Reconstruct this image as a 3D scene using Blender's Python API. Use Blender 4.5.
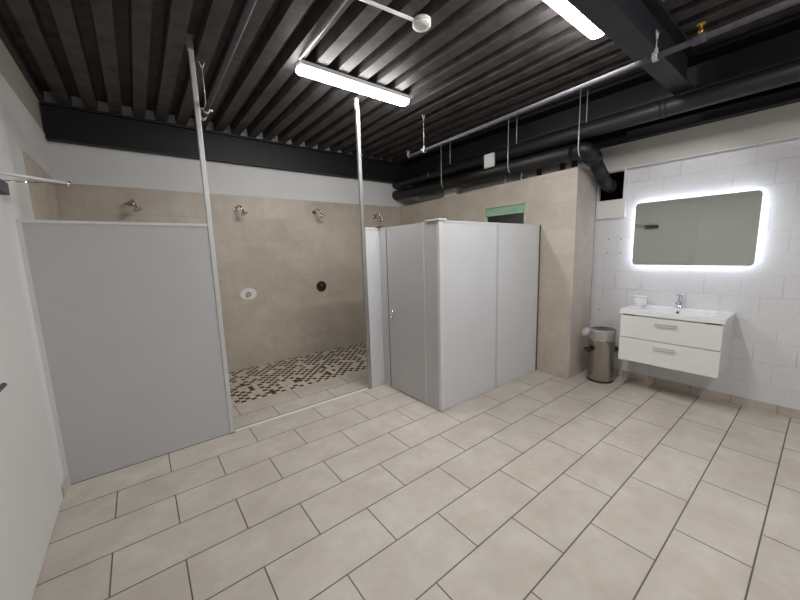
import bpy, bmesh, math, random
from mathutils import Vector, Matrix, noise
random.seed(7)
for o in list(bpy.data.objects): bpy.data.objects.remove(o)
S = bpy.context.scene
COL = S.collection
PI = math.pi

# ------------------------------------------------------------------ camera, world, exposure
cd = bpy.data.cameras.new('camera'); cam = bpy.data.objects.new('camera', cd); COL.objects.link(cam)
cam.location = (0, 0, 1.52927)
cam.rotation_euler = (math.radians(81.72735), math.radians(1.68532), math.radians(-38.05028))
cd.sensor_width = 36.0; cd.lens = 335.235 * 36 / 800; cd.clip_start = .02
S.camera = cam
w = bpy.data.worlds.new('world'); S.world = w; w.use_nodes = True
w.node_tree.nodes['Background'].inputs[0].default_value = (.8, .85, 1, 1)
w.node_tree.nodes['Background'].inputs[1].default_value = .02
S.view_settings.view_transform = 'Standard'; S.view_settings.look = 'None'
S.view_settings.gamma = 1; S.view_settings.use_curve_mapping = False
S.view_settings.exposure = 0.0
LAMP_STRENGTH = 77.0
MIRROR_STRENGTH = 14.0

# ------------------------------------------------------------------ materials
def rgb(r, g, b):
    f = lambda c: (c/255/12.92 if c/255 <= .04045 else ((c/255+.055)/1.055)**2.4)
    return (f(r), f(g), f(b), 1)
def newmat(name):
    m = bpy.data.materials.new(name); m.use_nodes = True
    nt = m.node_tree
    return m, nt, nt.nodes['Principled BSDF']
def L(nt, a, b): nt.links.new(a, b)
def coords(nt, order='xyz', off=(0, 0, 0)):
    tc = nt.nodes.new('ShaderNodeTexCoord'); sp = nt.nodes.new('ShaderNodeSeparateXYZ'); cb = nt.nodes.new('ShaderNodeCombineXYZ')
    L(nt, tc.outputs['Object'], sp.inputs[0])
    for i, c in enumerate(order): L(nt, sp.outputs['xyz'.index(c)], cb.inputs[i])
    ad = nt.nodes.new('ShaderNodeVectorMath'); ad.operation = 'ADD'; ad.inputs[1].default_value = off
    L(nt, cb.outputs[0], ad.inputs[0])
    return tc.outputs['Object'], ad.outputs[0]
def mix(nt, fac, a, b, mode='MIX'):
    n = nt.nodes.new('ShaderNodeMix'); n.data_type = 'RGBA'; n.blend_type = mode
    for s, v in ((n.inputs[0], fac), (n.inputs[6], a), (n.inputs[7], b)):
        if hasattr(v, 'links'): L(nt, v, s)
        else: s.default_value = v
    return n.outputs[2]
def noise_tex(nt, vec, scale, detail=4, rough=.55):
    n = nt.nodes.new('ShaderNodeTexNoise'); n.inputs['Scale'].default_value = scale
    n.inputs['Detail'].default_value = detail; n.inputs['Roughness'].default_value = rough
    L(nt, vec, n.inputs['Vector']); return n.outputs['Fac']
def ramp(nt, fac, stops):
    r = nt.nodes.new('ShaderNodeValToRGB'); e = r.color_ramp.elements
    e[0].position, e[0].color = stops[0]; e[1].position, e[1].color = stops[-1]
    for p, c in stops[1:-1]:
        x = e.new(p); x.color = c
    L(nt, fac, r.inputs[0]); return r.outputs[0]
def bump(nt, h, dist, strength=1.0, inv=False):
    b = nt.nodes.new('ShaderNodeBump'); b.inputs['Distance'].default_value = dist; b.inputs['Strength'].default_value = strength
    b.invert = inv; L(nt, h, b.inputs['Height']); return b.outputs[0]
def plain(name, c, rough=.5, metal=0, var=.06, nscale=12, spec=.5, bumpd=0):
    m, nt, p = newmat(name)
    tc = nt.nodes.new('ShaderNodeTexCoord')
    f = noise_tex(nt, tc.outputs['Object'], nscale)
    d = tuple(v*(1-var) for v in c[:3])+(1,); l = tuple(min(1, v*(1+var)) for v in c[:3])+(1,)
    L(nt, ramp(nt, f, [(.3, d), (.7, l)]), p.inputs['Base Color'])
    p.inputs['Roughness'].default_value = rough; p.inputs['Metallic'].default_value = metal
    p.inputs['Specular IOR Level'].default_value = spec
    if bumpd: L(nt, bump(nt, noise_tex(nt, tc.outputs['Object'], nscale*8), bumpd, .5), p.inputs['Normal'])
    return m
def tile(name, order, off, bw, rh, c_lo, c_hi, c_warm, grout, mortar=.0022, rough=.42, offset=.5, gap_bump=.002):
    m, nt, p = newmat(name)
    obj, v = coords(nt, order, off)
    b = nt.nodes.new('ShaderNodeTexBrick'); L(nt, v, b.inputs['Vector'])
    b.offset = offset; b.inputs['Scale'].default_value = 1; b.inputs['Brick Width'].default_value = bw; b.inputs['Row Height'].default_value = rh
    b.inputs['Mortar Size'].default_value = mortar; b.inputs['Mortar Smooth'].default_value = .1
    b.inputs['Color1'].default_value = (0, 0, 0, 1); b.inputs['Color2'].default_value = (1, 1, 1, 1); b.inputs['Mortar'].default_value = (.5, .5, .5, 1)
    n1 = noise_tex(nt, obj, 3.2, 9, .68); n2 = noise_tex(nt, obj, 7.5, 5, .65)
    base = ramp(nt, n1, [(.36, c_lo), (.62, c_hi)])
    base = mix(nt, ramp(nt, n2, [(.45, (0, 0, 0, 1)), (.75, (.75, .75, .75, 1))]), base, c_warm)
    per = ramp(nt, b.outputs['Color'], [(0, (.965, .965, .965, 1)), (1, (1.03, 1.03, 1.03, 1))])
    base = mix(nt, 1.0, base, per, 'MULTIPLY')
    L(nt, mix(nt, b.outputs['Fac'], base, grout), p.inputs['Base Color'])
    L(nt, ramp(nt, n2, [(.2, (rough-.06,)*3+(1,)), (.8, (rough+.1,)*3+(1,))]), p.inputs['Roughness'])
    L(nt, bump(nt, b.outputs['Fac'], gap_bump, 1, True), p.inputs['Normal'])
    return m
TLO, THI, TWARM = rgb(180, 170, 158), rgb(198, 190, 180), rgb(186, 173, 158)
M = {}
M['floor'] = tile('floor tile', 'xyz', (-.031+6, -2.49+30, 0), .6, .3, rgb(181, 172, 162), rgb(199, 192, 183), rgb(188, 176, 163), rgb(98, 90, 80), .0036)
WLO, WHI, WW = rgb(181, 170, 156), rgb(198, 189, 176), rgb(188, 175, 159)
GR = rgb(170, 158, 143)
M['tile_xz'] = tile('wall tile back', 'xzy', (-1.437+12, 0, 0), .6, .288, WLO, WHI, WW, GR, .0014, gap_bump=.0006)
M['tile_yz'] = tile('wall tile side', 'yzx', (-1.755+12, 0, 0), .6, .288, WLO, WHI, WW, GR, .0014, gap_bump=.0006)
M['tile_col'] = tile('wall tile column end', 'xzy', (-4.28+12, 0, 0), .6, .288, rgb(182, 172, 163), rgb(198, 190, 181), rgb(186, 174, 162), rgb(172, 162, 150), .0014, gap_bump=.0006)
M['tile_skirt_y'] = tile('skirting tile', 'yzx', (-.02+12, .1, 0), .3, .5, TLO, THI, TWARM, rgb(112, 96, 80), .0022)

def mosaic():
    m, nt, p = newmat('shower mosaic')
    obj, v = coords(nt, 'xyz', (10, 10, 0))
    c = .053
    sn = nt.nodes.new('ShaderNodeVectorMath'); sn.operation = 'SNAP'; sn.inputs[1].default_value = (c, c, 1); L(nt, v, sn.inputs[0])
    ad = nt.nodes.new('ShaderNodeVectorMath'); ad.operation = 'ADD'; ad.inputs[1].default_value = (c*.5, c*.5, .5); L(nt, sn.outputs[0], ad.inputs[0])
    wn = nt.nodes.new('ShaderNodeTexWhiteNoise'); wn.noise_dimensions = '2D'; L(nt, ad.outputs[0], wn.inputs['Vector'])
    ck = nt.nodes.new('ShaderNodeTexChecker'); ck.inputs['Scale'].default_value = 1/c; L(nt, ad.outputs[0], ck.inputs['Vector'])
    th = nt.nodes.new('ShaderNodeMapRange'); th.inputs['To Min'].default_value = .03; th.inputs['To Max'].default_value = .74; L(nt, ck.outputs['Fac'], th.inputs['Value'])
    lt = nt.nodes.new('ShaderNodeMath'); lt.operation = 'LESS_THAN'; L(nt, wn.outputs['Value'], lt.inputs[0]); L(nt, th.outputs[0], lt.inputs[1])
    b = nt.nodes.new('ShaderNodeTexBrick'); L(nt, v, b.inputs['Vector']); b.offset = 0
    b.inputs['Scale'].default_value = 1; b.inputs['Brick Width'].default_value = c; b.inputs['Row Height'].default_value = c
    b.inputs['Mortar Size'].default_value = .0022; b.inputs['Mortar Smooth'].default_value = .2
    light = ramp(nt, wn.outputs['Value'], [(0, rgb(180, 170, 153)), (1, rgb(204, 195, 178))])
    stone = mix(nt, lt.outputs[0], light, rgb(46, 37, 31))
    L(nt, mix(nt, b.outputs['Fac'], stone, rgb(176, 165, 147)), p.inputs['Base Color'])
    p.inputs['Roughness'].default_value = .5
    L(nt, bump(nt, b.outputs['Fac'], .002, 1, True), p.inputs['Normal'])
    return m
M['mosaic'] = mosaic()

def block(name, c, order='yzx', line=.5):
    m, nt, p = newmat(name)
    obj, v = coords(nt, order, (-.231+.258*50, -1.222+3.9, 0))
    b = nt.nodes.new('ShaderNodeTexBrick'); L(nt, v, b.inputs['Vector'])
    b.inputs['Scale'].default_value = 1; b.inputs['Brick Width'].default_value = .258; b.inputs['Row Height'].default_value = .195
    b.inputs['Mortar Size'].default_value = .004; b.inputs['Mortar Smooth'].default_value = .6
    f = noise_tex(nt, obj, 3.2, 5)
    gap = nt.nodes.new('ShaderNodeMath'); gap.operation = 'MULTIPLY'; L(nt, b.outputs['Fac'], gap.inputs[0])
    L(nt, ramp(nt, f, [(.38, (.15, .15, .15, 1)), (.62, (1, 1, 1, 1))]), gap.inputs[1])
    g = ramp(nt, noise_tex(nt, obj, 18, 3), [(.3, tuple(x*.95 for x in c[:3])+(1,)), (.7, c)])
    dk = tuple(x*(1-line*.22) for x in c[:3])+(1,)
    L(nt, mix(nt, gap.outputs[0], g, dk), p.inputs['Base Color'])
    p.inputs['Roughness'].default_value = .6
    ad = nt.nodes.new('ShaderNodeMath'); ad.operation = 'MULTIPLY_ADD'; ad.inputs[1].default_value = -.25
    L(nt, noise_tex(nt, obj, 60, 3), ad.inputs[0]); L(nt, gap.outputs[0], ad.inputs[2])
    L(nt, bump(nt, ad.outputs[0], .004, .8, True), p.inputs['Normal'])
    return m
M['block'] = block('white painted block wall', rgb(218, 218, 220), line=.5)
M['band'] = block('bare block band', rgb(186, 180, 168), 'yzx', .6)
M['white'] = plain('white wall paint', rgb(221, 221, 219), .7, 0, .02, 4, .3)
M['panel_beige'] = plain('off white plasterboard', rgb(203, 201, 196), .75, 0, .02, 4, .3)
M['black'] = plain('shadowed wall top', rgb(26, 27, 30), .6, 0, .15, 6, .3)  # near-black colour standing in for the shadowed gap behind the girder
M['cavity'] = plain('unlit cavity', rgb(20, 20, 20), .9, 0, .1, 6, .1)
M['door'] = plain('white door enamel', rgb(216, 216, 213), .45, 0, .015, 3)
M['hpl'] = plain('pale grey laminate', rgb(209, 210, 213), .38, 0, .02, 3)
M['hpl2'] = plain('grey laminate', rgb(190, 190, 191), .4, 0, .02, 3)
M['profile'] = plain('light aluminium profile', rgb(216, 216, 217), .4, .1, .03, 8)
M['alu'] = plain('brushed aluminium', rgb(208, 208, 209), .4, .3, .04, 30)
M['galv'] = plain('galvanised steel', rgb(92, 91, 97), .85, .0, .15, 22, .2)
M['deck'] = plain('dark painted steel deck', rgb(76, 72, 72), .62, .05, .35, 9, .35)
M['beam'] = plain('black painted steel', rgb(23, 24, 29), .55, .0, .2, 5, .4)
M['beam_lit'] = plain('bounce-lit black steel', rgb(44, 45, 51), .55, .0, .2, 5, .4)  # lighter copy of the black steel, floor bounce put into the colour
M['drain'] = plain('black plastic pipe', rgb(8, 8, 10), .5, 0, .15, 9)
M['duct'] = plain('dark grey duct', rgb(31, 33, 37), .5, 0, .12, 7)
M['chrome'] = plain('chrome', rgb(225, 226, 228), .1, 1, .02, 8)
M['chrome_dark'] = plain('worn chrome', rgb(205, 195, 185), .18, .95, .12, 40)
M['alu_dark'] = plain('anodised aluminium', rgb(185, 186, 186), .35, .85, .05, 30)
M['bronze'] = plain('dark bronze', rgb(92, 76, 68), .3, .8, .1, 12)
M['brass'] = plain('brass', rgb(214, 168, 84), .3, .9, .1, 12)
M['steel'] = plain('brushed stainless steel', rgb(168, 160, 153), .22, .97, .06, 40)
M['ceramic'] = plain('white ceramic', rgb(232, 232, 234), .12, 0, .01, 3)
M['lacquer'] = plain('white lacquer', rgb(222, 221, 217), .25, 0, .01, 3)
M['plastic'] = plain('white plastic', rgb(224, 223, 220), .45, 0, .02, 8)
M['blackplastic'] = plain('black plastic', rgb(30, 29, 28), .45, 0, .1, 8)
M['green'] = plain('green plasterboard', rgb(146, 182, 154), .7, 0, .06, 12)
M['seal'] = plain('dark seal', rgb(70, 68, 66), .6, 0, .1, 8)

def emit(name, col, strength):
    m = bpy.data.materials.new(name); m.use_nodes = True; nt = m.node_tree
    e = nt.nodes.new('ShaderNodeEmission'); e.inputs[0].default_value = col; e.inputs[1].default_value = strength
    L(nt, e.outputs[0], nt.nodes['Material Output'].inputs['Surface']); return m
M['lamp'] = emit('lit lamp diffuser', (1, .99, .982, 1), LAMP_STRENGTH)
M['ring'] = emit('lit mirror edge', (.79, .86, 1, 1), MIRROR_STRENGTH)
m, nt, p = newmat('mirror glass'); p.inputs['Metallic'].default_value = 1; p.inputs['Roughness'].default_value = .015
tc = nt.nodes.new('ShaderNodeTexCoord')
L(nt, ramp(nt, noise_tex(nt, tc.outputs['Object'], 1.5), [(0, rgb(198, 204, 196)), (1, rgb(204, 208, 201))]), p.inputs['Base Color']); M['mirror'] = m
m, nt, p = newmat('clear film'); p.inputs['Base Color'].default_value = (.9, .9, .92, 1); p.inputs['Roughness'].default_value = .3
p.inputs['Alpha'].default_value = .26
tc = nt.nodes.new('ShaderNodeTexCoord'); L(nt, bump(nt, noise_tex(nt, tc.outputs['Object'], 40), .01), p.inputs['Normal']); M['film'] = m

# ------------------------------------------------------------------ mesh helpers
class MB:
    def __init__(s): s.v = []; s.f = []; s.sm = []
    def add(s, vs, fs, smooth=False):
        k = len(s.v); s.v += [Vector(x) for x in vs]
        for f in fs: s.f.append([i+k for i in f]); s.sm.append(smooth)
        return s
    def box(s, x0, y0, z0, x1, y1, z1):
        x0, x1 = sorted((x0, x1)); y0, y1 = sorted((y0, y1)); z0, z1 = sorted((z0, z1))
        v = [(x, y, z) for z in (z0, z1) for y in (y0, y1) for x in (x0, x1)]
        return s.add(v, [(0, 2, 3, 1), (4, 5, 7, 6), (0, 1, 5, 4), (2, 6, 7, 3), (0, 4, 6, 2), (1, 3, 7, 5)])
    def loft(s, loops, cap0=True, cap1=True, smooth=True, closed=True):
        n = len(loops[0]); vs = [p for l in loops for p in l]; fs = []
        for a in range(len(loops)-1):
            for i in range(n if closed else n-1):
                j = (i+1) % n; fs.append((a*n+i, a*n+j, (a+1)*n+j, (a+1)*n+i))
        s.add(vs, fs, smooth)
        k = len(s.v)-len(vs)
        if cap0: s.f.append([k+i for i in reversed(range(n))]); s.sm.append(False)
        if cap1: s.f.append([k+(len(loops)-1)*n+i for i in range(n)]); s.sm.append(False)
        return s
    def tube(s, pts, r, seg=12):
        pts = [Vector(p) for p in pts]; loops = []
        rs = r if isinstance(r, (list, tuple)) else [r]*len(pts)
        t0 = (pts[1]-pts[0]).normalized(); up = Vector((0, 0, 1)) if abs(t0.z) < .9 else Vector((1, 0, 0))
        n = t0.cross(up).normalized()
        for i, p in enumerate(pts):
            if i == 0: t = t0
            elif i == len(pts)-1: t = (pts[i]-pts[i-1]).normalized()
            else: t = ((pts[i+1]-pts[i]).normalized()+(pts[i]-pts[i-1]).normalized()).normalized()
            n = (n-t*n.dot(t)).normalized(); b = t.cross(n)
            loops.append([p+(n*math.cos(2*PI*k/seg)+b*math.sin(2*PI*k/seg))*rs[i] for k in range(seg)])
        return s.loft(loops)
    def lathe(s, c, prof, axis='z', seg=28, cap0=True, cap1=True):
        c = Vector(c); loops = []
        for r, h in prof:
            lp = []
            for k in range(seg):
                a = 2*PI*k/seg; u, v = r*math.cos(a), r*math.sin(a)
                lp.append(c+Vector({'z': (u, v, h), 'y': (v, h, u), 'x': (h, u, v)}[axis]))
            loops.append(lp)
        return s.loft(loops, cap0, cap1)
    def build(s, name, mat, parent=None, bevel=0):
        org = Vector((0, 0, 0))
        q = parent
        while q is not None: org = org + q.location; q = q.parent
        me = bpy.data.meshes.new(name); me.from_pydata([v-org for v in s.v], [], s.f); me.update()
        bm = bmesh.new(); bm.from_mesh(me); bmesh.ops.recalc_face_normals(bm, faces=bm.faces); bm.to_mesh(me); bm.free()
        for pl, sm in zip(me.polygons, s.sm): pl.use_smooth = sm
        me.materials.append(M[mat])
        o = bpy.data.objects.new(name, me); COL.objects.link(o)
        if parent is not None: o.parent = parent
        if bevel:
            b = o.modifiers.new('bevel', 'BEVEL'); b.width = bevel; b.segments = 2; b.limit_method = 'ANGLE'
        return o
def box(*a): return MB().box(*a)
def tag(o, label, cat, group=None):
    o['label'] = label; o['category'] = cat
    if group: o['group'] = group
    return o
def thing(name, label, cat, loc, group=None):
    o = bpy.data.objects.new(name, None); COL.objects.link(o); o.location = loc; o.empty_display_size = .1
    return tag(o, label, cat, group)
def struct(o): o['kind'] = 'structure'; return o
def copy_tree(o, parent=None):
    c = o.copy(); COL.objects.link(c)
    if parent is not None: c.parent = parent
    for ch in o.children: copy_tree(ch, c)
    return c
def rrect(cx, cy, hx, hy, r, z, seg=6, plane='xy'):
    pts = []
    for qx, qy, a0 in ((1, 1, 0), (-1, 1, PI/2), (-1, -1, PI), (1, -1, 1.5*PI)):
        for k in range(seg+1):
            a = a0+PI/2*k/seg
            u = cx+qx*(hx-r)+r*math.cos(a); v = cy+qy*(hy-r)+r*math.sin(a)
            pts.append((u, v, z) if plane == 'xy' else (z, u, v))
    return pts
def bend(pts, r=.05, seg=6):
    pts = [Vector(p) for p in pts]; out = [pts[0]]
    for i in range(1, len(pts)-1):
        a = (pts[i-1]-pts[i]); b = (pts[i+1]-pts[i]); d = min(r, a.length*.49, b.length*.49)
        p0 = pts[i]+a.normalized()*d; p1 = pts[i]+b.normalized()*d
        for k in range(seg+1):
            t = k/seg; out.append(p0*(1-t)**2+pts[i]*2*t*(1-t)+p1*t*t)
    return out+[pts[-1]]

# ------------------------------------------------------------------ the setting
XL, XR, YB, YF = -.552, 4.34, 4.83, -2.3
struct(box(XL-.1, YF-.1, -.1, XR+.1, 3.68, 0).build('floor', 'floor'))
struct(box(XL-.1, 3.68, -.1, XR+.1, YB+.1, 0).build('floor_shower', 'mosaic'))
struct(box(XL-.12, YF, 0, XL, 4.95, 2.74).build('wall_left', 'white'))
struct(box(XL-.12, YF, 2.74, XL-.012, 4.95, 3.3).build('wall_left_upper', 'band'))
struct(box(XL, 3.63, 0, XL+.012, YB, 2.318).build('wall_left_tiles', 'tile_yz'))
struct(box(XL-.1, YB, 0, XR+.1, YB+.12, 3.3).build('wall_back', 'white'))
struct(box(XL+.0125, YB-.012, 0, 3.809, YB, 2.3045).build('wall_back_tiles', 'tile_xz'))
struct(box(XL-.1, YF-.12, 0, XR+.1, YF, 3.3).build('wall_front', 'white'))
# block wall on the right, with the opening the drain pipe enters
HY0, HY1, HZ0, HZ1 = 1.487, 1.745, 2.033, 2.334
b = MB()
b.box(XR, YF, 0, XR+.04, HY0, 2.62).box(XR, HY1, 0, XR+.04, 4.95, 2.62)
b.box(XR, HY0, 0, XR+.04, HY1, HZ0).box(XR, HY0, HZ1, XR+.04, HY1, 2.62)
struct(b.build('wall_right', 'block'))
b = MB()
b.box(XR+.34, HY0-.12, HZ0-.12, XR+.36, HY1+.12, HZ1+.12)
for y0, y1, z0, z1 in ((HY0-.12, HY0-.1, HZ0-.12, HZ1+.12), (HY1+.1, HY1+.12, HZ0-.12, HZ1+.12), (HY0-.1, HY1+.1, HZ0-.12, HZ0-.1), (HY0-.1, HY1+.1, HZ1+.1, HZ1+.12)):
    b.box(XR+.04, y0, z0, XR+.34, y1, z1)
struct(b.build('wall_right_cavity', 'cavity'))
b = MB().box(XR-.045, YF, 2.352, XR, YB-.012, 2.612)
struct(b.build('wall_right_upper', 'panel_beige'))
b = MB()
px0 = XR-.028
b.box(px0, 1.462, 1.832, XR, HY0, 2.352).box(px0, HY0, 1.832, XR, HY1, HZ0).box(px0, HY1, 1.832, XR, 1.754, 2.352).box(px0, HY0, HZ1, XR, HY1, 2.352)
struct(b.build('trim_1', 'white'))
struct(box(XR-.05, YF, 2.3445, XR-.0285, YB-.012, 2.3515).build('trim_lit_line', 'ceramic'))  # bright white strip added to draw the LED-lit line under the panel
struct(box(XR, YF, 2.62, XR+.04, 4.95, 3.3).build('wall_right_top', 'black'))
# tiled service wall beside the cubicle: hollow, with an unfinished opening
TX, TE = 3.81, 4.281
WY0, WY1, WZ0, WZ1 = 2.37, 2.967, 1.45, 2.062
zt = lambda y: 2.303+(YB-y)*.0195
b = MB()
def slab(y0, y1, z0, top=None, th=.05):
    za, zb = (zt(y0), zt(y1)) if top is None else (top, top)
    b.add([(TX, y0, z0), (TX, y1, z0), (TX, y1, zb), (TX, y0, za), (TX+th, y0, z0), (TX+th, y1, z0), (TX+th, y1, zb), (TX+th, y0, za)],
          [(0, 1, 2, 3), (4, 7, 6, 5), (0, 4, 5, 1), (3, 2, 6, 7), (0, 3, 7, 4), (1, 5, 6, 2)])
slab(1.767, WY0, 0); slab(WY0, WY1, 0, WZ0); slab(WY0, WY1, WZ1); slab(WY1, YB-.012, 0)
struct(b.build('wall_shower_right', 'tile_yz'))
b = MB(); b.box(TX, 1.755, 0, TE, 1.767, 2.362)
struct(b.build('wall_shower_right_end', 'tile_col'))
b = MB(); b.add([(TX+.05, 1.767, 2.29), (TE, 1.767, 2.29), (TE, YB-.012, 2.29), (TX+.05, YB-.012, 2.29), (TX+.05, 1.767, 2.30), (TE, 1.767, 2.30), (TE, YB-.012, 2.30), (TX+.05, YB-.012, 2.30)],
      [(0, 3, 2, 1), (4, 5, 6, 7), (0, 1, 5, 4), (2, 3, 7, 6), (1, 2, 6, 5), (0, 4, 7, 3)])
b.box(TE-.02, 1.767, 0, TE, YB-.012, 2.29)
struct(b.build('wall_shower_right_core', 'white'))
g = struct(box(TX+.012, WY0+.001, WZ1-.105, TX+.028, WY1-.001, WZ1-.001).build('trim_2', 'green'))
b = MB().box(TX+.002, WY0+.0005, WZ0, TX+.048, WY0+.012, WZ1-.106).box(TX+.002, WY1-.012, WZ0, TX+.048, WY1-.0005, WZ1-.106)
struct(b.build('trim_3', 'white'))
s = MB()
for y in (2.52, 2.83): s.lathe((TX+.0115, y, WZ1-.06), [(.006, 0), (.006, .002)], 'x', 10)
s.build('screw', 'seal', g)
# skirting tiles
struct(box(XR-.01, YF, 0, XR, 1.75, .078).build('baseboard_right', 'tile_skirt_y'))
struct(box(XL, 2.945, 0, XL+.012, 3.083, .078).build('baseboard_left', 'tile_skirt_y'))

# corrugated steel deck ceiling
prof = []
P = .195; zl, zh = 3.06, 3.16
for k in range(-5, 24):
    c = .105+P*k
    prof += [(c-.0475, zl), (c-.041, zh), (c+.041, zh), (c+.0475, zl)]
prof = [p for p in prof if -.66 < p[0] < 4.46]
b = MB()
n = len(prof); vs = []
for y in (YF-.1, 4.85): vs += [(x, y, z) for x, z in prof]
vs += [(x, y, 3.3) for y in (YF-.1, 4.85) for x in (prof[0][0], prof[-1][0])]
fs = [(i, i+1, n+i+1, n+i) for i in range(n-1)] + [(2*n, 2*n+1, 2*n+3, 2*n+2)]
b.add(vs, fs)
struct(b.build('ceiling', 'deck'))

# door in the left wall, closer on it
d = thing('door_1', 'white door', 'door', (XL, 2.42, 0)); struct(d); del d['label']; del d['category']
box(XL, 1.805, .008, XL+.006, 2.885, 2.035).build('leaf', 'door', d, .001)
b = MB().box(XL, 2.8855, 0, XL+.006, 2.935, 2.085).box(XL, 1.75, 0, XL+.006, 1.7995, 2.085).box(XL, 1.7995, 2.0355, XL+.006, 2.8855, 2.085)
b.build('door_frame', 'door', d, .001)
h = MB().lathe((XL+.006, 1.87, 1.045), [(.026, 0), (.026, .008), (.02, .01)], 'x', 20).build('handle', 'galv', d)
MB().tube(bend([(XL+.014, 1.87, 1.045), (XL+.078, 1.87, 1.045), (XL+.078, 2.0, 1.045)], .02), .0095, 12).build('lever', 'galv', h)
c = box(XL+.0065, 2.42, 1.875, XL+.077, 2.655, 1.937).build('door_closer', 'galv', d, .004)
ex, ey, ez = -.285, 3.03, 2.018
MB().tube([(XL+.045, 2.52, 1.9375), (XL+.045, 2.52, 1.975), ], .012).tube([(XL+.045, 2.52, 1.966), (ex, ey, ez)], .0085, 8).build('closer_arm', 'plastic', c)
MB().tube([(ex, ey, ez-.012), (XL+.03, 2.60, 1.9375)], .0055, 8).lathe((ex, ey, ez-.02), [(.011, 0), (.011, .03)], 'z', 12).build('closer_arm', 'chrome', c)

# ------------------------------------------------------------------ steel beams
def ibeam_x(name, x0, x1, y0, y1, z0, z1, label, web=.5, tf=.022, tw=.014, mat='beam'):
    yc = y0+(y1-y0)*web
    b = MB().box(x0, y0, z0, x1, y1, z0+tf).box(x0, y0, z1-tf, x1, y1, z1).box(x0, yc-tw/2, z0+tf, x1, yc+tw/2, z1-tf)
    return tag(b.build(name, mat), label, 'beam')
ibeam_x('steel_beam', XL, XR, YB-.09, YB-.001, 2.695, 3.035, 'black steel beam running along the top of the rear white wall above the showers', .6)
ibeam_x('steel_beam', XL, 3.735, .82, .955, 2.762, 3.045, 'black steel beam crossing the ceiling at upper right beside the nearer lamp', .5, mat='beam_lit')
b = MB().box(3.74, YF, 2.765, 4.14, YB-.092, 2.787).box(3.74, YF, 3.02, 4.14, YB-.092, 3.045).box(3.93, YF, 2.787, 3.95, YB-.092, 3.02)
tag(b.build('steel_beam', 'beam'), 'wide black steel girder running above the tiled wall and the mirror wall', 'beam')
b = MB().box(4.20, YF, 2.615, 4.335, 1.45, 2.625).box(4.20, YF, 2.625, 4.21, 1.45, 2.70)
tag(b.build('steel_angle', 'beam'), 'slim black steel angle along the top edge of the mirror wall', 'beam')

# ------------------------------------------------------------------ ceiling lamps
def make_lamp(label):
    t = thing('batten_light', label, 'lamp', (0, 0, 0), 'long white ceiling lamps')
    Ln = .557
    b = MB()
    b.loft([[(-Ln, -.05, .058), (-Ln, .05, .058), (-Ln, .062, .016), (-Ln, -.062, .016)], [(Ln, -.05, .058), (Ln, .05, .058), (Ln, .062, .016), (Ln, -.062, .016)]], smooth=False)
    b.build('housing', 'plastic', t)
    loops = []
    for x, s in ((-Ln-.004, .75), (-Ln+.012, .97), (-Ln+.03, 1), (Ln-.03, 1), (Ln-.012, .97), (Ln+.004, .75)):
        pr = [(-.058*s, .0155)]
        for k in range(9):
            a = PI*k/8; pr.append((-.058*s*math.cos(a), .008-.032*s*math.sin(a)**.6))
        pr.append((.058*s, .0155))
        loops.append([(x, y, z) for y, z in pr])
    MB().loft(loops).build('diffuser', 'lamp', t)
    for x in (-.4, .4): box(x-.02, -.03, .0582, x+.02, .03, .06).build('mounting_clip', 'galv', t)
    return t
l1 = make_lamp('lit white batten lamp above the showers, beside the tall thin pole')
l1.location = (1.757, 2.79, 3.0)
l2 = copy_tree(l1); l2['label'] = 'lit white batten lamp nearer the viewer at the top edge, beside the black crossing beam'
l2.location = (2.192, 1.158, 3.0)
l3 = copy_tree(l1); l3['label'] = 'lit white batten lamp behind the viewer, outside the picture'; l3.location = (2.0, -.9, 3.0)

# ------------------------------------------------------------------ shower partition, poles, floor channel
t = thing('shower_partition', 'large plain grey partition panel left of the shower entrance', 'partition', (-.02, 3.1, 0))
box(-.528, 3.088, .004, .478, 3.112, 1.772).build('panel', 'hpl2', t)
b = MB().box(XL+.0002, 3.084, 0, -.528, 3.116, 1.79).box(-.528, 3.084, 1.772, .478, 3.116, 1.79)
b.build('edge_profile', 'profile', t)
box(-.528, 3.086, 0, .478, 3.114, .004).build('bottom_seal', 'seal', t)
def pole(x, ztop, label, mat='alu'):
    t = thing('support_pole', label, 'pole', (x, 3.1, 0), 'thin poles from floor to ceiling')
    MB().box(x-.017, 3.083, .004, x+.017, 3.117, ztop).build('pole', mat, t, .003)
    box(x-.021, 3.079, 0, x+.021, 3.121, .004).build('foot', 'seal', t)
    MB().box(x-.024, 3.08, ztop, x+.024, 3.12, ztop+.004).box(x-.03, 3.085, ztop-.05, x-.017, 3.115, ztop-.045).box(x-.021, 3.085, ztop-.1, x-.017, 3.115, ztop).build('ceiling_bracket', 'alu', t)
    return t
pole(.4965, 3.156, 'tall silver pole at the right end of the large grey partition')
pole(1.929, 3.056, 'tall silver pole beside the cubicle, right of the shower entrance', 'alu_dark')
b = MB().box(.52, 3.085, 0, 1.905, 3.115, .008)
ch = tag(b.build('floor_channel', 'plastic'), 'silver metal channel strip on the floor across the shower entrance', 'strip')
box(.52, 3.1155, 0.0002, 1.905, 3.128, .007).build('rubber_seal', 'blackplastic', ch)
# joint line in the tiled strip in front of the mosaic is part of the floor pattern

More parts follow.
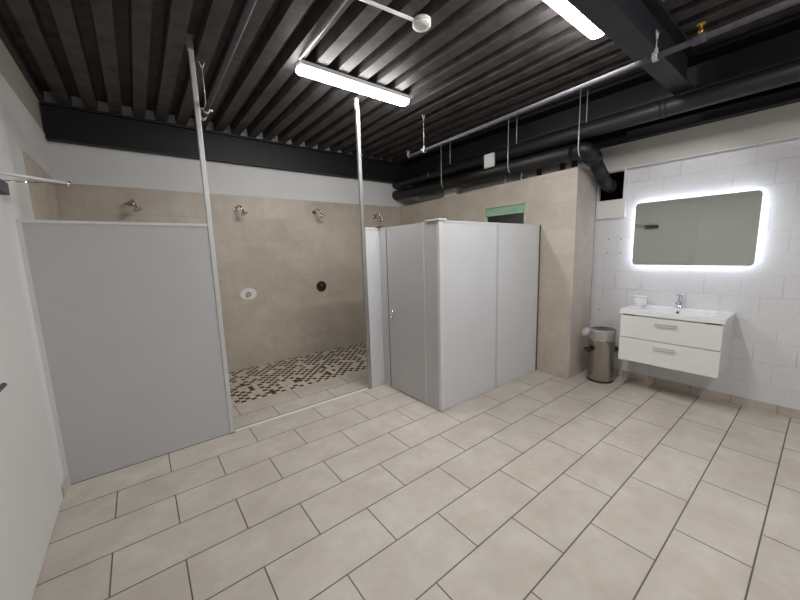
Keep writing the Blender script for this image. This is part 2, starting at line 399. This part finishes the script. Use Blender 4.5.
# ------------------------------------------------------------------ changing cubicle
t = thing('cubicle', 'pale grey changing cubicle with a closed door in front of the tiled wall', 'cubicle', (2.97, 2.6, 0))
H = 1.79
box(2.18, 2.158, .004, 2.965, 2.182, H-.016).build('side_panel', 'hpl', t)
box(3.0, 2.158, .004, 3.787, 2.182, H-.016).build('side_panel', 'hpl', t)
box(2.965, 2.155, .002, 3.0, 2.185, H-.016).build('joint_profile', 'hpl2', t, .002)
MB().box(3.787, 2.152, 0, 3.808, 2.188, H).build('wall_profile', 'galv', t)
MB().box(2.128, 2.15, 0, 2.18, 2.19, H).build('corner_post', 'profile', t, .008)
box(2.18, 2.154, H-.016, 3.787, 2.186, H).build('top_rail', 'profile', t)
MB().box(2.116, 2.14, H, 2.215, 2.196, H+.014).box(2.116, 2.196, H, 2.17, 2.33, H+.011).build('corner_cap', 'plastic', t, .003)
box(2.132, 2.19, .004, 2.156, 2.356, H).build('front_panel', 'hpl2', t)
dr = box(2.132, 2.368, .008, 2.156, 2.95, H-.004).build('door', 'hpl2', t)
box(2.126, 2.356, .004, 2.15, 2.366, H).build('hinge_profile', 'profile', t)
box(2.14, 2.9515, .004, 2.158, 2.9645, H).build('door_seal', 'blackplastic', t)
lk = MB().lathe((2.132, 2.892, .875), [(.025, 0), (.025, -.007), (.019, -.009)], 'x', 18).build('lock', 'chrome', dr)
MB().tube(bend([(2.1225, 2.892, .885), (2.09, 2.892, .885), (2.09, 2.81, .892)], .015), .0105, 10).build('lock_lever', 'chrome', dr)
MB().lathe((2.132, 2.905, .822), [(.015, 0), (.015, -.012), (.008, -.014)], 'x', 14).build('lock_cylinder', 'chrome', dr)
box(2.132, 2.966, .004, 2.156, 3.085, H).build('front_panel', 'hpl2', t)
rp = box(1.955, 3.087, .004, 2.156, 3.111, H-.016).build('return_panel', 'hpl', t)
MB().box(1.951, 3.083, 0, 1.957, 3.115, H).box(1.957, 3.083, H-.016, 2.156, 3.115, H).build('edge_profile', 'profile', t)
box(2.16, 3.087, .004, 3.79, 3.111, H).build('rear_panel', 'hpl2', t)
box(2.10, 3.055, H, 2.165, 3.115, H+.012).build('corner_cap', 'blackplastic', t)

# ------------------------------------------------------------------ showers
def make_head():
    t = thing('wall_shower', '', 'shower head', (0, 0, 0), 'shower heads along the rear wall')
    MB().lathe((0, 0, 0), [(.03, 0), (.03, -.006), (.02, -.014)], 'y', 20).build('wall_flange', 'chrome_dark', t)
    MB().tube(bend([(0, -.01, 0), (0, -.08, .035), (.02, -.13, .025), (.035, -.145, -.03)], .04), 0.0125, 12).build('arm', 'chrome_dark', t)
    h = MB(); q = Vector((.035, -.145, -.03)); ax = Vector((.3, -.35, -.88)).normalized()
    pr = [(.011, -.006), (.018, .006), (.014, .014), (.018, .024), (.04, .04), (.044, .052), (.038, .056)]
    u = ax.orthogonal().normalized(); v = ax.cross(u)
    h.loft([[q+ax*d+(u*math.cos(2*PI*k/24)+v*math.sin(2*PI*k/24))*r for k in range(24)] for r, d in pr])
    h.build('head', 'chrome_dark', t)
    return t
hs = make_head()
for i, (x, z, lb) in enumerate([(.023, 2.13, 'chrome shower head showing above the large grey partition, leftmost of the row'),
                   (1.10, 2.133, 'chrome shower head above the pale oval valve plate'),
                   (2.165, 2.14, 'chrome shower head above the dark round valve plate'),
                   (3.235, 2.118, 'chrome shower head right of the tall pole, above the cubicle')]):
    o = hs if i == 0 else copy_tree(hs)
    o.location = (x, YB-.012, z); o['label'] = lb
def valve(x, z, rx, rz, mat, kn, label):
    t = thing('shower_valve', label, 'valve', (x, YB-.012, z), 'shower valves on the rear wall')
    y = YB-.012
    b = MB(); b.loft([[(x+rx*s*math.cos(2*PI*k/32), y-d, z+rz*s*math.sin(2*PI*k/32)) for k in range(32)] for s, d in ((1, 0), (1, .006), (.93, .011))])
    b.build('plate', mat, t)
    MB().lathe((x, y-.0115, z), [(.035, 0), (.033, -.02), (.026, -.034), (.01, -.038)], 'y', 20).build('button', kn, t)
valve(1.146, 1.015, .108, .083, 'plastic', 'chrome', 'pale oval shower valve plate low on the tiled wall')
valve(2.209, 1.03, .082, .082, 'bronze', 'bronze', 'dark round shower valve plate on the tiled wall')

# ------------------------------------------------------------------ pipes and conduits under the ceiling
def hanger(t, x, y, z, top, r):
    MB().tube([(x, y, z+r+.01), (x, y, top-.05)], .004, 8).tube([(x, y, top-.05), (x-.02, y, top-.003)], .005, 8).tube([(x, y, top-.05), (x+.02, y, top-.003)], .005, 8).build('hanger_rod', 'alu', t)
    MB().lathe((x, y-.014, z), [(r+.001, 0), (r+.007, 0), (r+.007, .028), (r+.001, .028)], 'y', 20, False, False).tube([(x, y, z+r+.003), (x, y, z+r+.03)], .011, 10).tube([(x-.045, y, z+.004), (x-r-.004, y, z+.004)], .009, 8).tube([(x+r+.004, y, z+.004), (x+.045, y, z+.004)], .009, 8).build('clamp', 'alu', t)
t = thing('sprinkler_pipe', 'grey pipe hung under the ceiling at left behind the tall pole', 'pipe', (.585, 1.0, 2.7))
MB().tube([(.585, 3.41, 2.7), (.545, 0.9, 2.7), (.51, YF, 2.7)], .017, 14).build('pipe', 'galv', t)
MB().lathe((.585, 3.36, 2.7), [(.021, 0), (.021, .055), (.015, .06)], 'y', 16).build('end_cap', 'alu', t)
hanger(t, .582, 3.22, 2.7, 3.06, .017)
MB().tube([(.557, 3.26, 2.7), (.5415, 3.26, 2.7)], .012, 10).lathe((.54, 3.26, 2.7), [(.004, .0), (.016, -.004), (.016, -.007)], 'x', 12).build('sprinkler_head', 'brass', t)
t = thing('sprinkler_pipe', 'long grey pipe hung under the ceiling at right, passing below the black crossing beam', 'pipe', (2.7, 1.0, 2.67))
fx = lambda y: 2.635+.041*y
MB().tube([(fx(3.28), 3.28, 2.67), (fx(1.5), 1.5, 2.67), (fx(YF), YF, 2.67)], .018, 14).build('pipe', 'galv', t)
MB().tube(bend([(fx(3.28), 3.281, 2.67), (fx(3.3), 3.32, 2.67), (fx(3.3), 3.32, 2.74)], .03), .017, 12).build('end_elbow', 'galv', t)
hanger(t, fx(3.02), 3.02, 2.67, 3.06, .018)
hanger(t, fx(.79), .79, 2.67, 2.82, .018)
x = fx(.58)
MB().tube([(x, .58, 2.692), (x, .58, 2.725)], .012, 10).lathe((x, .58, 2.725), [(.01, 0), (.006, .008), (.005, .018), (.022, .019), (.022, .022)], 'z', 16).build('sprinkler_head', 'brass', t)
MB().lathe((x, .55, 2.67), [(.023, 0), (.023, .06)], 'y', 16).build('tee', 'galv', t)
tag(MB().tube([(1.19, 2.79-.062, 3.047), (1.185, 1.94, 3.051)], .007, 8).build('cable_conduit', 'alu'), 'thin pale cable conduit along the ceiling leading to the left end of the far lamp', 'conduit')
tag(MB().tube([(1.626, 1.862, 3.045), (1.06, 1.92, 3.045), (.6, 1.97, 3.045)], .011, 10).build('cable_conduit', 'plastic'), 'white cable conduit crossing the ceiling ribs to the smoke detector', 'conduit')
t = thing('smoke_detector', 'round white smoke detector under the dark ceiling between the two lamps', 'smoke detector', (1.69, 1.85, 3.06))
MB().lathe((1.69, 1.85, 3.06), [(.062, -.0005), (.062, -.016)], 'z').build('base', 'plastic', t)
MB().lathe((1.69, 1.85, 3.044), [(.055, 0), (.062, -.004), (.063, -.018), (.056, -.026), (.03, -.028)], 'z').build('cover', 'plastic', t)

# black drain pipe with its hangers
DX = 3.72
t = thing('air_duct', 'long round dark grey duct running under the black girder to the right edge', 'duct', (DX, 1.0, 2.675))
MB().tube([(DX, YF, 2.675), (DX, YB-.001, 2.675)], .071, 24).build('duct', 'duct', t)
for y in (.98, 3.9): MB().tube([(DX, y, 2.675), (DX, y+.05, 2.675)], .0735, 24).build('joint_sleeve', 'duct', t)
t = thing('drain_pipe', 'thick black drain pipe running above the tiled wall and bending down into the wall opening', 'pipe', (DX, 3.0, 2.5))
MB().tube([(DX, YB-.001, 2.497), (DX, 1.78, 2.497)], .082, 20).build('pipe', 'drain', t)
MB().tube(bend([(DX, 1.78, 2.497), (DX, 1.635, 2.497), (3.87, 1.635, 2.437)], .11, 8), .08, 20).build('elbow', 'drain', t)
MB().tube([(3.85, 1.635, 2.445), (4.13, 1.63, 2.27)], .064, 20).build('straight_piece', 'drain', t)
MB().tube([(3.83, 1.635, 2.453), (3.89, 1.634, 2.424)], .083, 20).build('coupling', 'drain', t)
MB().tube(bend([(4.12, 1.63, 2.276), (4.24, 1.63, 2.19), (4.6, 1.62, 2.185)], .09, 8), .064, 20).build('elbow', 'drain', t)
MB().tube([(4.30, 1.627, 2.188), (4.335, 1.626, 2.188)], .072, 20).build('coupling', 'drain', t)
for y in (1.678, 2.495, 3.61):
    MB().tube([(3.628, y, 3.058), (3.628, y, 2.5), (3.645, y, 2.45), (3.67, y, 2.425)], .0045, 8).build('hanger_rod', 'alu', t)
for y, lb in ((1.655, 'short steel rod above the dark duct, nearest the black pipe bend'), (2.447, 'short steel rod above the dark duct, near the white square box'), (3.525, 'short steel rod above the dark duct, farthest back near the white slatted vent')):
    tag(MB().tube([(3.726, y, 2.7465), (3.726, y, 3.0585)], .0045, 8).build('threaded_rod', 'alu'), lb, 'rod', 'threaded rods on the duct')
t = thing('junction_box', 'white square junction box mounted on the black pipe under the girder', 'junction box', (3.62, 2.75, 2.53))
box(3.605, 2.685, 2.535, 3.637, 2.83, 2.70).build('box', 'plastic', t, .006)
box(3.597, 2.693, 2.543, 3.605, 2.822, 2.692).build('cover', 'plastic', t, .003)
t = thing('vent_grille', 'small white slatted vent box on top of the tiled wall', 'vent', (3.9, 3.65, 2.34))
zz = zt(3.65)+.004
box(3.865, 3.52, zz, 3.98, 3.78, zz+.115).build('body', 'plastic', t)
for k in range(4): box(3.852, 3.52, zz+.006+k*.029, 3.865, 3.78, zz+.022+k*.029).build('slat', 'plastic', t)
for y, lb in ((2.67, 'left of two small water valves on top of the tiled wall below the black pipe'), (2.44, 'right of two small water valves on top of the tiled wall below the black pipe')):
    z0 = zt(y)+.001
    t = thing('water_valve', lb, 'valve', (3.835, y, z0), 'small valves on the tiled wall')
    MB().tube([(3.835, y, z0), (3.835, y, z0+.13)], .012, 10).build('pipe', 'alu', t)
    MB().tube([(3.835, y-.04, z0+.1), (3.835, y+.04, z0+.1)], .012, 10).build('handle', 'blackplastic', t)
for y, z1, lb in ((2.23, .085, 'small black bracket on the tiled wall right of the two valves'), (1.95, .1, 'small black bracket on the tiled wall, next to the near corner bracket'), (1.82, .1, 'small black bracket on the tiled wall nearest the pipe bend')):
    z0 = zt(y)
    b = MB().box(3.83, y-.035, z0+.001, 3.9, y+.035, z0+.012).box(3.86, y-.03, z0+.012, 3.872, y+.03, z0+z1)
    tag(b.build('pipe_bracket', 'blackplastic'), lb, 'bracket', 'black brackets on the tiled wall')

# ------------------------------------------------------------------ mirror
t = thing('wall_mirror', 'wide mirror with rounded corners and a glowing edge above the washbasin', 'mirror', (XR, .887, 1.63))
cy, cz, hy, hz = .884, 1.634, .466, .326
MB().loft([rrect(cy, cz, hy, hz, .035, XR-.046, 8, 'yz'), rrect(cy, cz, hy, hz, .035, XR-.041, 8, 'yz')], smooth=False).build('mirror_glass', 'mirror', t)
MB().loft([rrect(cy, cz, hy-.008, hz-.008, .03, XR-.041, 8, 'yz'), rrect(cy, cz, hy-.008, hz-.008, .03, XR-.022, 8, 'yz')], False, False, smooth=False).build('light_strip', 'ring', t)
MB().loft([rrect(cy, cz, hy-.014, hz-.014, .03, XR-.041, 8, 'yz'), rrect(cy, cz, hy-.014, hz-.014, .03, XR-.022, 8, 'yz'), rrect(cy, cz, hy-.07, hz-.07, .03, XR-.021, 8, 'yz'), rrect(cy, cz, hy-.07, hz-.07, .03, XR-.0005, 8, 'yz')], smooth=False).build('back_box', 'plastic', t)

# ------------------------------------------------------------------ vanity, basin, tap
t = thing('vanity_cabinet', 'white wall-hung vanity cabinet with two drawers under the mirror', 'cabinet', (4.1, .9, .345))
y0, y1, z0, z1 = .513, 1.288, .345, .832
b = MB().box(3.9, y0, z0, XR-.0005, y0+.018, z1).box(3.9, y1-.018, z0, XR-.0005, y1, z1).box(3.9, y0+.018, z0, XR-.0005, y1-.018, z0+.018).box(XR-.0185, y0+.018, z0+.018, XR-.0005, y1-.018, z1)
b.build('body', 'lacquer', t)
box(3.905, y0+.018, z1-.02, 3.92, y1-.018, z1).build('front_rail', 'seal', t)
for za, zb, hz_ in ((.347, .585, .532), (.591, .818, .762)):
    dw = box(3.880, y0+.001, za, 3.8995, y1-.001, zb).build('drawer', 'lacquer', t, .002)
    MB().box(3.852, .822, hz_-.006, 3.860, .99, hz_+.006).box(3.860, .822, hz_-.005, 3.8798, .83, hz_+.005).box(3.860, .982, hz_-.005, 3.8798, .99, hz_+.005).build('handle', 'chrome', dw, .0015)
t = thing('washbasin', 'white rectangular ceramic washbasin on top of the vanity cabinet', 'basin', (4.1, .9, .8325))
cx, cyb = 4.103, .9005
hx, hyb = .2365, .4
zb0, zt0 = .8325, .878
b = MB()
b.loft([rrect(cx, cyb, .17, .29, .05, zb0), rrect(cx, cyb, hx, hyb, .012, zb0), rrect(cx, cyb, hx, hyb, .012, zt0-.004), rrect(cx, cyb, hx-.004, hyb-.004, .012, zt0),
        rrect(cx-.03, cyb, .175, .3, .05, zt0), rrect(cx-.03, cyb, .168, .292, .05, zt0-.007), rrect(cx-.03, cyb, .15, .27, .06, .79), rrect(cx-.03, cyb, .11, .2, .06, .768), rrect(cx-.03, cyb, .02, .02, .01, .764)], False, True, smooth=False)
b.loft([rrect(cx-.03, cyb, .182, .306, .06, zb0-.0005), rrect(cx-.03, cyb, .16, .28, .06, .782), rrect(cx-.03, cyb, .1, .2, .06, .76)], False, True, smooth=False)
b.build('bowl', 'ceramic', t)
MB().lathe((cx+.1295, .905, .838), [(.013, 0), (.013, -.003)], 'x', 14).build('overflow', 'seal', t)
MB().lathe((cx-.03, cyb, .7645), [(.022, 0), (.022, .004), (.015, .006)], 'z', 16).build('waste', 'chrome', t)
t = thing('mixer_tap', 'chrome single-lever mixer tap at the back of the washbasin', 'tap', (4.285, .905, zt0))
MB().lathe((4.285, .905, zt0), [(.026, 0), (.026, .006), (.022, .01), (.021, .095), (.018, .105)], 'z', 20).build('body', 'chrome', t)
MB().tube([(4.275, .905, zt0+.05), (4.22, .907, zt0+.062), (4.175, .909, zt0+.058)], [.016, .014, .012], 14).tube([(4.18, .909, zt0+.058), (4.178, .909, zt0+.042)], .0105, 12).build('spout', 'chrome', t)
MB().lathe((4.285, .905, zt0+.106), [(.02, 0), (.021, .02), (.014, .03)], 'z', 18).tube([(4.285, .905, zt0+.122), (4.23, .912, zt0+.142), (4.175, .918, zt0+.148)], [.012, .009, .007], 12).build('lever', 'chrome', t)
t = thing('storage_tub', 'small white round tub on the left end of the washbasin', 'tub', (4.215, 1.225, zt0))
MB().lathe((4.215, 1.225, zt0), [(.056, .0), (.058, .004), (.058, .09)], 'z', 28).build('tub', 'plastic', t)
MB().lathe((4.215, 1.225, zt0+.0905), [(.061, 0), (.061, .012), (.055, .015), (.02, .015)], 'z', 28).build('lid', 'ceramic', t)

# ------------------------------------------------------------------ waste bin
bx, by = 4.06, 1.517
t = thing('waste_bin', 'round brushed steel waste bin between the tiled wall and the vanity', 'bin', (bx, by, 0))
MB().lathe((bx, by, 0), [(.129, .022), (.129, .585), (.132, .59), (.132, .597), (.124, .597), (.124, .03)], 'z', 40, False, True).build('body', 'steel', t)
MB().lathe((bx, by, 0), [(.1232, .594), (.1232, .035), (.1222, .032), (.1222, .594)], 'z', 40, False, False).build('inner_bucket', 'blackplastic', t)
MB().lathe((bx, by, 0), [(.133, 0), (.134, .01), (.131, .0215), (.12, .0218)], 'z', 40).build('base_ring', 'blackplastic', t)
ca, sa = math.cos(math.radians(-38)), math.sin(math.radians(-38))
for s in (-1, 1):
    q = lambda r, dz, d=0: (bx+s*r*ca - d*sa, by+s*r*sa + d*ca, .37+dz)
    MB().tube(bend([q(.127, .0, -.045), q(.172, -.004, -.045), q(.172, -.004, .045), q(.127, .0, .045)], .02), .011, 10).tube([q(.134, 0), q(.168, -.02)], .03, 12).build('handle', 'blackplastic', t)
# film liner folded over the rim
b = MB(); loops = []
N = 56
for r, z, am in ((.121, .45, .003), (.121, .56, .003), (.123, .597, .002), (.129, .604, .003), (.1345, .597, .002), (.136, .55, .004), (.138, .485, .006)):
    lp = []
    for k in range(N):
        a = 2*PI*k/N
        dd = am*noise.noise(Vector((math.cos(a)*6, math.sin(a)*6, z*9)))
        rr = r+ (abs(dd) if r > .13 else -abs(dd))
        zd = .03*noise.noise(Vector((math.cos(a)*2.2, math.sin(a)*2.2, 3.1))) if z < .5 and r > .136 else (.012*noise.noise(Vector((math.cos(a)*5, math.sin(a)*5, 7))) if z > .61 else 0)
        lp.append((bx+rr*math.cos(a), by+rr*math.sin(a), z+zd))
    loops.append(lp)
b.loft(loops, False, False)
ln = tag(b.build('bin_liner', 'film'), 'clear plastic bag lining the round steel waste bin', 'bag')
ln.location = (0, 0, 0)
b = MB()
kx, ky = bx-.165*ca, by-.165*sa
rings = []
for r, d, dz in ((.012, 0, .0), (.02, .015, .012), (.034, .035, .01), (.045, .06, -.006), (.03, .085, -.012)):
    rings.append([(kx+.03*ca-d*ca+(r*math.cos(2*PI*k/18)*(1+.25*math.sin(5*k)))*-sa, ky+.03*sa-d*sa+(r*math.cos(2*PI*k/18)*(1+.25*math.sin(5*k)))*ca, .575+dz+r*math.sin(2*PI*k/18)) for k in range(18)])
b.loft(rings, True, True)
b.build('knot', 'film', ln)

# ------------------------------------------------------------------ small fittings in the block wall
for y, z, lb in ((1.617, 1.595, 'upper left dark wall plug in the white wall beside the mirror'), (1.487, 1.595, 'upper right dark wall plug in the white wall beside the mirror'),
                 (1.62, 1.44, 'lower left dark wall plug in the white wall beside the mirror'), (1.49, 1.44, 'lower right dark wall plug in the white wall beside the mirror'),
                 (1.672, .765, 'dark wall plug in the white wall above the waste bin')):
    tag(MB().lathe((XR-.002, y, z), [(.007, 0), (.007, .0019)], 'x', 12).build('wall_plug', 'seal'), lb, 'wall plug', 'wall plugs in the mirror wall')
